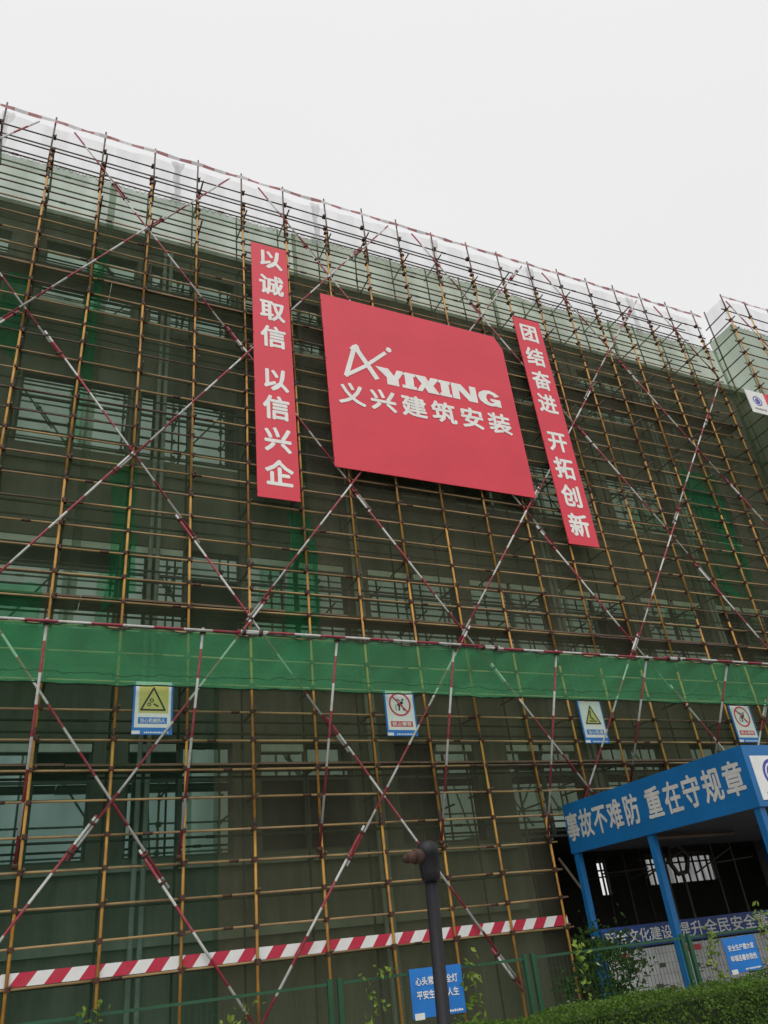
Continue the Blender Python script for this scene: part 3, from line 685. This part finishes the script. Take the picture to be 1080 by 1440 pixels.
for i in range(nx):                                    # thin sheets bowing a few millimetres between fixings, top right corner cut back
    xa, xb = Wd * i / nx, Wd * (i + 1) / nx; ha, hb = hs_[i] * 0.0011, hs_[i + 1] * 0.0011
    pts = [(xa, 0, ha), (xb, 0, hb), (xb, Hd, hb * 0.3), (xa, Hd, ha * 0.3)]
    if i == nx - 1: pts = [(xa, 0, ha), (xb - 0.06, 0, hb), (xb, Hd - 0.55, hb), (xa + 0.3, Hd, 0), (xa, Hd, ha * 0.3)]
    m.face([fl.P(*p) for p in pts]); m.face([fl.P(p[0], p[1], -0.03) for p in pts][::-1])
    for (p, q) in zip(pts, pts[1:] + pts[:1]):
        if not (p[0] == q[0] and 0 < i < nx - 1): m.face([fl.P(*p), fl.P(p[0], p[1], -0.03), fl.P(q[0], q[1], -0.03), fl.P(*q)])
m.build('board', 'red', big, origin=O0)
m = MB()
for k in range(5): fl.rect(m, 0.05, 0.3 + k * 1.45, Wd - 0.1, 0.37 + k * 1.45, -0.045, -0.031)
m.build('back_batten', 'steel', big, origin=O0)
ties(big, [(O0[0] + 0.05 + q * 0.94, O0[2] + 0.04, 0.04) for q in range(8)] + [(O0[0] + 0.04, O0[2] + 0.3 + q * 1.2, -0.25) for q in range(6)])
m = MB(); A = lambda x, z: (bx_(x) - O0[0], bz_(z) - O0[2])
fl.stroke(m, [A(7.86, 16.80), A(8.22, 17.98), A(8.33, 18.0)], 0.15, 0.002, 0.014); fl.stroke(m, [A(8.24, 18.02), A(8.86, 16.92)], 0.17, 0.002, 0.0148)
fl.stroke(m, [A(7.85, 16.78), A(8.5, 17.28), A(9.26, 18.02)], 0.12, 0.002, 0.0156); fl.disc(m, A(9.42, 18.2), 0.10, 0.002, 0.014, n=12)
fl.stroke(m, [A(8.12, 17.9), A(8.3, 18.06)], 0.12, 0.002, 0.0166)
m.build('logo', 'white', big, origin=O0)
m = MB(); zt, zb = 17.40, 16.76
L = lambda pts: fl.poly(m, [A(x, z) for x, z in pts], 0.002, 0.015)
# heavy extended capitals drawn as outlines
L([(8.86,zt),(9.30,zt),(9.48,17.14),(9.60,zt),(9.86,zt),(9.62,17.03),(9.62,zb),(9.22,zb),(9.22,17.03)])
L([(9.82,zt),(10.24,zt),(10.24,17.28),(10.16,17.28),(10.16,16.88),(10.24,16.88),(10.24,zb),(9.74,zb),(9.74,16.88),(9.86,16.88),(9.86,17.28),(9.82,17.28)])
L([(10.22,zt),(10.62,zt),(10.70,17.22),(10.80,zt),(11.10,zt),(10.86,17.08),(11.06,zb),(10.64,zb),(10.54,16.95),(10.42,zb),(10.24,zb),(10.44,17.08)])
L([(11.06,zt),(11.50,zt),(11.50,17.28),(11.44,17.28),(11.44,16.88),(11.50,16.88),(11.50,zb),(11.08,zb),(11.08,16.88),(11.14,16.88),(11.14,17.28),(11.06,17.28)])
L([(11.54,zt),(11.90,zt),(12.22,17.02),(12.22,zt),(12.46,zt),(12.46,zb),(12.14,zb),(11.80,17.14),(11.80,zb),(11.54,zb)])
L([(13.36,17.22),(13.20,17.34),(12.98,zt),(12.76,17.36),(12.58,17.24),(12.52,17.08),(12.58,16.90),(12.74,16.79),(12.96,16.74),(13.18,16.78),(13.22,zb),(13.36,zb),(13.36,17.06),(12.98,17.06),(12.98,16.95),(13.10,16.95),(13.06,16.89),(12.96,16.87),(12.86,16.93),(12.82,17.08),(12.88,17.22),(12.98,17.26),(13.10,17.22),(13.16,17.14)])
m.build('latin_lettering', 'white', big, origin=O0)
m = MB()
for c, x in zip('义兴建筑安装', (7.97, 9.0, 10.04, 11.08, 12.11, 13.14)): fl.text(m, c, bx_(x) - O0[0], bz_(16.08) - O0[2], 0.78, 0.78, 0.012, 0.03)
m.build('chinese_lettering', 'white', big, origin=O0)

# ------------------------------------------------------------------ safety signs under the catch net
def safety(x0, z0, x1, z1, label, kind, body):
    O = (x0, 16.40, z0); t = thing('safety_sign', label, 'sign', O, 'safety signs under the catch net'); fl = Flat(O); w, h = x1 - x0, z1 - z0
    m = MB(); fl.rect(m, 0, 0, w, h, -0.03, 0, 1); fl.rect(m, 0.05*w, 0.13*h, 0.95*w, h, 0.0, 0.003, 0); m.build('board', ['signwhite', 'signblue'], t, origin=O)
    m = MB(); a = 0.003; b = 0.006
    if kind == 'tri':
        T = [(w*0.5, h*0.88), (w*0.80, h*0.46), (w*0.20, h*0.46)]
        fl.rect(m, 0.14*w, 0.40*h, 0.88*w, 0.93*h, 0.003, 0.0045, 1) if body[2] == '机' else None
        fl.poly(m, T, 0.0045, 0.006, 1); fl.stroke(m, T, 0.045*w, 0.006, 0.0075, 0, True)
        if body[2] == '机':
            fl.ring(m, (w*0.46, h*0.64), 0.055*w, 0.028*w, 0.006, 0.008, 0, 12); fl.ring(m, (w*0.40, h*0.56), 0.05*w, 0.025*w, 0.006, 0.0082, 0, 12); fl.stroke(m, [(w*0.52, h*0.57), (w*0.62, h*0.53)], 0.04*w, 0.006, 0.008)
        else:
            fl.stroke(m, [(w*0.44, h*0.70), (w*0.44, h*0.60), (w*0.54, h*0.56)], 0.05*w, 0.006, 0.008); fl.disc(m, (w*0.46, h*0.74), 0.035*w, 0.006, 0.0082, 0, 10); fl.stroke(m, [(w*0.36, h*0.52), (w*0.64, h*0.52)], 0.04*w, 0.006, 0.0084)
        m.build('warning_symbol', ['black', 'signyellow'], t, origin=O)
    else:
        c = (w*0.5, h*0.70)
        fl.disc(m, (c[0] + 0.1*w, c[1] + 0.10*h), 0.035*w, a, b, 0, 10); fl.stroke(m, [(c[0] + 0.08*w, c[1] + 0.04*h), (c[0] - 0.06*w, c[1] - 0.02*h)], 0.08*w, a, b)
        fl.stroke(m, [(c[0] - 0.02*w, c[1] - 0.03*h), (c[0] - 0.04*w, c[1] - 0.13*h)], 0.05*w, a, b + 0.0004); fl.stroke(m, [(c[0] + 0.06*w, c[1] - 0.02*h), (c[0] + 0.12*w, c[1] - 0.13*h)], 0.04*w, a, b + 0.0008)
        fl.stroke(m, [(c[0] + 0.02*w, c[1] + 0.07*h), (c[0] - 0.08*w, c[1] + 0.11*h)], 0.03*w, a, b + 0.0012); fl.stroke(m, [(c[0] - 0.14*w, c[1] - 0.02*h), (c[0] - 0.14*w, c[1] - 0.14*h)], 0.02*w, a, b)
        m.build('pictogram', 'black', t, origin=O); m = MB()
        fl.ring(m, c, 0.36*w, 0.05*w, 0.003, 0.008, 0); fl.stroke(m, [(c[0] - 0.24*w, c[1] + 0.24*w), (c[0] + 0.24*w, c[1] - 0.24*w)], 0.045*w, 0.003, 0.0095)
        m.build('ban_ring', 'signred', t, origin=O)
    m = MB(); fl.rect(m, 0.14*w, 0.20*h, 0.86*w, 0.32*h, 0.003, 0.006, 0 if kind == 'tri' else 1)
    fl.rect(m, 0.0, 0.01*h, 0.2*w, 0.07*h, 0.001, 0.004, 2); m.build('caption_plate', ['signblue', 'signred', 'signwhite'], t, origin=O)
    m = MB(); fl.text(m, body, 0.5*w, 0.26*h, 0.62*w, 0.085*h, 0.008, 0.015); m.build('caption', 'white', t, origin=O)
    m = MB()
    for q in range(12): fl.rect(m, (0.30 + q*0.052)*w, 0.025*h, (0.335 + q*0.052)*w, (0.05 + 0.006*(q % 2))*h, 0.0, 0.002)
    m.build('small_print', 'white', t, origin=O)
safety(2.25, 6.02, 3.06, 7.13, 'yellow triangle warning sign under the catch net, leftmost of the four', 'tri', '当心机械伤人')
safety(8.0, 6.03, 8.80, 7.11, 'white sign with red ban ring under the catch net left of the dark post', 'ban', '禁止攀登')
safety(13.71, 5.88, 14.50, 7.0, 'triangle warning sign under the catch net above the blue canopy', 'tri', '当心坠落')
safety(19.3, 5.92, 20.15, 7.0, 'ban ring sign under the catch net at the far right', 'ban', '禁止抛物')
# white and red board on the projecting corner
O = (24.25, 15.12, 18.1); t = thing('corner_sign', 'white board with grey crest and red end on the projecting corner at upper right', 'sign', O); fl = Flat(O)
m = MB(); fl.rect(m, 0, 0, 1.0, 1.1, -0.03, 0, 0); fl.rect(m, 1.0, 0, 4.2, 1.1, -0.03, 0, 1); m.build('board', ['signwhite', 'red'], t, origin=O)
m = MB(); c = (0.5, 0.62); fl.ring(m, c, 0.24, 0.05, 0, 0.004, 0, 20); fl.poly(m, [(c[0]-0.1, c[1]-0.14), (c[0]+0.1, c[1]-0.14), (c[0]+0.13, c[1]+0.04), (c[0], c[1]+0.17), (c[0]-0.13, c[1]+0.04)], 0, 0.005); m.build('crest', 'purple', t, origin=O)
m = MB()
for q in range(8): fl.rect(m, 0.2 + q*0.08, 0.17, 0.245 + q*0.08, 0.25 + 0.02*(q % 2), 0.0, 0.004)
m.build('caption', 'ink', t, origin=O)

# ------------------------------------------------------------------ blue canopy
CX, CX1, CY0, CY1, CZ0, CZ1 = 12.49, 18.9, 10.63, 16.36, 3.25, 4.35
can = thing('entrance_canopy', 'blue sheet canopy with white slogan over the building entrance', 'canopy', (CX, CY0, 0))
m = MB(); m.box((CX, CY0 + 0.05, CZ0), (CX + 0.05, CY1, CZ1)); m.build('side_fascia', 'canopy', can)
m = MB(); m.box((CX, CY0, CZ0), (CX1, CY0 + 0.048, CZ1)); m.build('front_fascia', 'canopy', can)
m = MB(); m.box((CX1 - 0.05, CY0 + 0.05, CZ0), (CX1, CY1, CZ1)); m.build('side_fascia', 'canopy', can)
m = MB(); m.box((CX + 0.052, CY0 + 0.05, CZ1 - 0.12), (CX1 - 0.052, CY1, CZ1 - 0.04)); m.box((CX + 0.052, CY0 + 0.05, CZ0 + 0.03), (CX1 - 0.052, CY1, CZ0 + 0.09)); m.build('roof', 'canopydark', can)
for x in (CX + 0.10, CX1 - 0.10):
    for y in (10.75, 13.66, 16.25):
        m = MB(); m.box((x - 0.07, y - 0.07, 0.05), (x + 0.07, y + 0.07, CZ0)); m.box((x - 0.15, y - 0.15, 0.05), (x + 0.15, y + 0.15, 0.075)); m.build('column', 'canopy', can)
m = MB(); m.tube((CX + 0.1, 16.3, 2.4), (CX - 0.3, 16.5, 3.2), 0.03, 6); m.tube((CX + 0.12, 13.7, 3.2), (CX + 2.5, 13.7, 3.2), 0.05, 6); m.build('tie_bar', 'rusty', can)
fs = Flat((CX, 0, 0), (0, -1, 0), (0, 0, 1), (-1, 0, 0)); m = MB()
for c, y in zip('事故不难防重在守规章', (16.10, 15.58, 15.06, 14.52, 13.96, 13.24, 12.67, 12.13, 11.57, 11.02)): fs.text(m, c, -y, 3.82, 0.44, 0.60, 0.006, 0.026)
m.build('lettering', 'canopywhite', can)
ff = Flat((12.62, CY0, 3.36)); m = MB(); ff.rect(m, 0, 0, 0.98, 0.79, 0.0, 0.012, 0); pn = m.build('emblem_panel', 'signwhite', can)
m = MB(); ff.disc(m, (0.49, 0.46), 0.27, 0.012, 0.016); m.build('emblem', 'purple', pn)
m = MB(); ff.ring(m, (0.49, 0.46), 0.21, 0.03, 0.016, 0.019, 0, 24); ff.stroke(m, [(0.36, 0.44), (0.49, 0.5), (0.62, 0.44)], 0.04, 0.016, 0.02); ff.stroke(m, [(0.38, 0.37), (0.60, 0.37)], 0.04, 0.016, 0.02); m.build('emblem_device', 'white', pn)
m = MB()
for k in range(9): ff.rect(m, 0.16 + k * 0.075, 0.06, 0.19 + k * 0.075, 0.06 + (0.09 if k % 3 else 0.075), 0.012, 0.014)
m.build('caption', 'ink', pn)

# notice board at the back of the canopy
NBY = 16.05; nb = thing('notice_board', 'low notice board with dark blue header and posters behind the canopy columns', 'notice board', (12.62, NBY, 0.06)); O = (12.62, NBY, 0.06); fl = Flat(O)
m = MB(); fl.rect(m, 0, 1.14, 6.0, 1.58, -0.06, 0); m.build('header', 'boardblue', nb)
m = MB(); fl.text(m, '安全文化建设', 1.05, 1.37, 1.95, 0.27, 0.004, 0.014); m.build('lettering', 'white', nb); m = MB(); fl.text(m, '提升全民安全素质', 3.93, 1.37, 3.42, 0.31, 0.004, 0.014); m.build('lettering', 'white', nb)
rp = random.Random(9)
for (a, b) in ((0.05, 2.0), (2.25, 5.9)):
    m = MB(); fl.rect(m, a, 0.12, b, 1.10, -0.04, 0, 0); pan = m.build('poster_panel', 'paper', nb)
    m = MB()
    for _ in range(int((b - a) * 16)):
        x = rp.uniform(a + 0.1, b - 0.35); y = rp.uniform(0.2, 0.85); w = rp.uniform(0.05, 0.22); h = rp.choice((0.015, 0.02, 0.09)); e = 0.002 + 0.00005 * len(m.f)
        fl.rect(m, x, y, x + w, y + h, 0.0, e)
    m.build('poster_print', 'ink', pan)
    m = MB(); fl.rect(m, a + 0.1, 0.93, a + 0.55, 1.05, 0.0, 0.012); m.build('poster_heading', 'signred', pan)
for x in (0.0, 2.12, 5.95):
    m = MB(); fl.rect(m, x - 0.04, 0, x + 0.04, 1.14, -0.10, -0.042); m.build('post', 'boardblue', nb)

# ------------------------------------------------------------------ green mesh fence and its signs
FNY, FTOP, FSP = 9.5, 1.43, 2.615
GF = 'green wire fence panels behind the hedge'
def fence_panel(x0, label):
    t = thing('wire_fence', label, 'fence', (x0, FNY, 0), GF); x1 = x0 + FSP
    for x in (x0 + 0.06, x1 - 0.06):
        m = MB(); m.box((x - 0.028, FNY - 0.025, 0), (x + 0.028, FNY + 0.025, FTOP + 0.02)); m.build('post', 'fence', t)
    for z in (FTOP - 0.03, 0.15):
        m = MB(); m.box((x0 + 0.095, FNY - 0.02, z - 0.014), (x1 - 0.095, FNY + 0.02, z + 0.014)); m.build('rail', 'fence', t)
    m = MB(); n = 40
    for k in range(1, n): x = x0 + 0.09 + (FSP - 0.18) * k / n; m.box((x - 0.0014, FNY - 0.002, 0.17), (x + 0.0014, FNY + 0.002, FTOP - 0.05))
    for k in range(1, 10): z = 0.17 + (FTOP - 0.22) * k / 10; m.box((x0 + 0.095, FNY + 0.003, z - 0.0014), (x1 - 0.095, FNY + 0.007, z + 0.0014))
    m.build('wire_mesh', 'fence', t)
for i, l in enumerate(('green fence panel at the far left end of the row, just out of the frame', 'green fence panel at the bottom left corner under the striped boards', 'green fence panel below the left safety sign, second from the left corner', 'green fence panel carrying the blue sign behind the dark post', 'green fence panel in front of the shrub left of the canopy', 'green fence panel carrying the blue sign in front of the canopy')):
    fence_panel(3.65 + (i - 3) * FSP, l)
def fence_sign(x0, z0, w, h, rows, label, roll):
    y = FNY - 0.05; O = (x0, y, z0); t = thing('fence_sign', label, 'sign', O, 'blue slogan signs on the fence'); c, s = math.cos(roll), math.sin(roll)
    fl = Flat(O, (c, 0, s), (-s, 0, c)); m = MB(); fl.rect(m, 0, 0, w, h, -0.012, 0); m.build('board', 'signblue', t)
    for (b, yy) in rows:
        m = MB(); fl.text(m, b, 0.5*w, yy*h, 0.80*w, 0.17*h, 0.003, 0.02); m.build('lettering', 'white', t)
    m = MB(); fl.rect(m, 0.03*w, -0.03*h, 0.21*w, 0.10*h, 0.001, 0.003); m.build('maker_label', 'signwhite', t)
    m = MB()
    for q in range(11): fl.rect(m, (0.46 + q*0.045)*w, 0.045*h, (0.492 + q*0.045)*w, (0.085 + 0.008*(q % 2))*h, 0.0, 0.002)
    m.build('small_print', 'white', t)
fence_sign(4.56, 0.955, 0.69, 0.49, (('心头常亮安全灯', 0.73), ('平安生活伴人生', 0.45)), 'blue slogan sign on the fence half hidden by the dark post', -0.01)
fence_sign(9.50, 0.90, 0.63, 0.43, (('安全生产靠大家', 0.70), ('幸福连着你我他', 0.40)), 'blue slogan sign on the fence in front of the canopy', 0.01)

# ------------------------------------------------------------------ dark post in the foreground
t = thing('lamp_post', 'dark metal post with round head and brown side stub in the foreground', 'post', (2.47, 4.8, 0.1))
m = MB(); m.lathe((0, 0, 0), [(0.0, 0), (0.11, 0), (0.11, 0.03), (0.045, 0.05), (0.040, 1.96), (0, 1.96)], 20)
pb = m.build('shaft', 'lamp', t, True); pb.location = (0, 0, 0)
m = MB(); m.lathe((0.068, 0, 1.88), [(0.0, 0), (0.048, 0), (0.060, 0.02), (0.064, 0.06), (0.066, 0.15), (0.070, 0.155), (0.070, 0.19), (0.058, 0.225), (0.03, 0.24), (0, 0.242)], 22)
hd = m.build('head', 'lamp', t, True); hd.location = (0, 0, 0)
m = MB(); m.tube((0.03, 0, 2.03), (-0.04, -0.02, 2.03), 0.045, 14, 0, 0.045); m.tube((-0.04, -0.02, 2.03), (-0.105, -0.03, 2.02), 0.036, 14, 0, 0.030); st = m.build('side_stub', 'rust', t, True); st.location = (0, 0, 0)
m = MB(); m.tube((-0.105, -0.03, 2.02), (-0.122, -0.033, 2.017), 0.022, 12, 0); m.build('stub_end', 'rust', t, True).location = (0, 0, 0)
for o in (pb,): o.rotation_euler = (0, math.radians(2.0), 0)

# ------------------------------------------------------------------ planting
rg = random.Random(4)
hx0, hx1, hy0, hy1, hz = 3.4, 16.0, 7.95, 8.95, 0.905
hedge = thing('hedge', 'clipped green hedge along the pavement at bottom right', 'hedge', (hx0, hy0, 0.0))
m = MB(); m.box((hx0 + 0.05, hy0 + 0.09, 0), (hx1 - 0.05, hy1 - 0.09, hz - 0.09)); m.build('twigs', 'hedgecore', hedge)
m = MB(); random.seed(12)
for _ in range(46000):
    x = rg.uniform(hx0, hx1); bump = 0.03 * math.sin(2.1 * x) + 0.025 * math.sin(5.3 * x + 1)
    if rg.random() < 0.55:
        y = rg.uniform(hy0, hy1); z = hz + bump + 0.02 * math.sin(7 * y + x) - abs(rg.gauss(0, 0.05)); up = (0, 0, 0.8)
        ed = min(y - hy0, hy1 - y); z -= max(0, 0.10 - ed) * 0.7
    else:
        z = rg.uniform(0.35, hz); y = hy0 + abs(rg.gauss(0, 0.05)) + bump; up = (0, -0.7, 0.3)
    if rg.random() < 0.03: z += rg.uniform(0.02, 0.07)
    m.leaf((x, y, z), 0.040, up)
m.build('leaves', 'hedge', hedge)
def shrub(cx, cy, zc, rx, ry, rz, n, label):
    t = thing('shrub', label, 'shrub', (cx, cy, 0.05)); m = MB()
    for k in range(7):
        a = rg.uniform(0, 6.28); m.tube((cx + 0.05 * math.cos(a), cy + 0.05 * math.sin(a), 0.05), (cx + rx * 0.6 * math.cos(a), cy + ry * 0.6 * math.sin(a), zc + rg.uniform(-0.2, 0.3)), 0.018, 5, 0, 0.007)
    m.build('trunk', 'stem', t, True); m = MB()
    cl = [(rg.gauss(0, 0.5) * rx, rg.gauss(0, 0.5) * ry, rg.uniform(-0.9, 0.9) * rz, rg.uniform(0.12, 0.28)) for _ in range(26)]
    for _ in range(n):
        a, b, c, r = rg.choice(cl); m.leaf((cx + a + rg.gauss(0, r * 0.6), cy + b + rg.gauss(0, r * 0.6), max(0.1, zc + c + rg.gauss(0, r * 0.6))), 0.085)
    m.build('crown', 'shrub', t); m = MB()
    for _ in range(22):
        a, b, c, r = rg.choice(cl); m.leaf((cx + a + rg.gauss(0, r), cy + b - 0.15, max(0.2, zc + c + rg.gauss(0, r))), 0.07)
    m.build('blooms', 'bloom', t)
shrub(9.05, 11.6, 0.95, 0.62, 0.5, 0.7, 2200, 'dark leafy shrub with pale blooms beside the left end of the canopy')
GV = 'climbing vines on the fence'
def vine(cx, z0, z1, spread, n, label):
    y = FNY - 0.06; t = thing('climbing_vine', label, 'vine', (cx, y, 0), GV); m = MB(); x = cx; z = 0.05
    st = []
    while z < z1: nxp = cx + rg.gauss(0, spread * 0.3); nz = z + 0.14; m.tube((x, y, z), (nxp, y, nz), 0.006, 4); x, z = nxp, nz; st.append((x, z))
    m.build('stem', 'stem', t); m = MB(); st = [q for q in st if q[1] > z0] or st
    for _ in range(int(n * 1.25)):
        a, b = rg.choice(st); m.leaf((a + rg.gauss(0, spread * 0.5), y + rg.uniform(-0.08, 0.04), b + rg.gauss(0, 0.06)), 0.08, (0, -0.8, 0.3))
    m.build('leaves', 'vine', t)
for px, z0, z1, sp, n, l in ((4.13, 0.55, 1.42, 0.14, 60, 'pale green vine on the fence just left of the half hidden blue sign'), (5.42, 0.5, 1.42, 0.13, 60, 'pale green vine on the fence right of the half hidden blue sign'),
      (2.55, 0.5, 1.3, 0.13, 55, 'pale green vine on the fence near the bottom middle of the photo'), (1.1, 0.4, 1.35, 0.16, 70, 'pale green vine on the fence below the left brace crossing'),
      (7.0, 0.6, 1.35, 0.12, 45, 'thin vine on the fence in front of the shrub'), (9.25, 0.6, 1.42, 0.12, 55, 'vine on the fence just left of the blue sign before the canopy'), (10.35, 0.6, 1.46, 0.18, 90, 'thick vine on the fence just right of the blue sign before the canopy'), (-0.4, 0.3, 1.3, 0.15, 60, 'pale vine on the fence at the bottom left corner')):
    vine(px, z0, z1, sp, n, l)
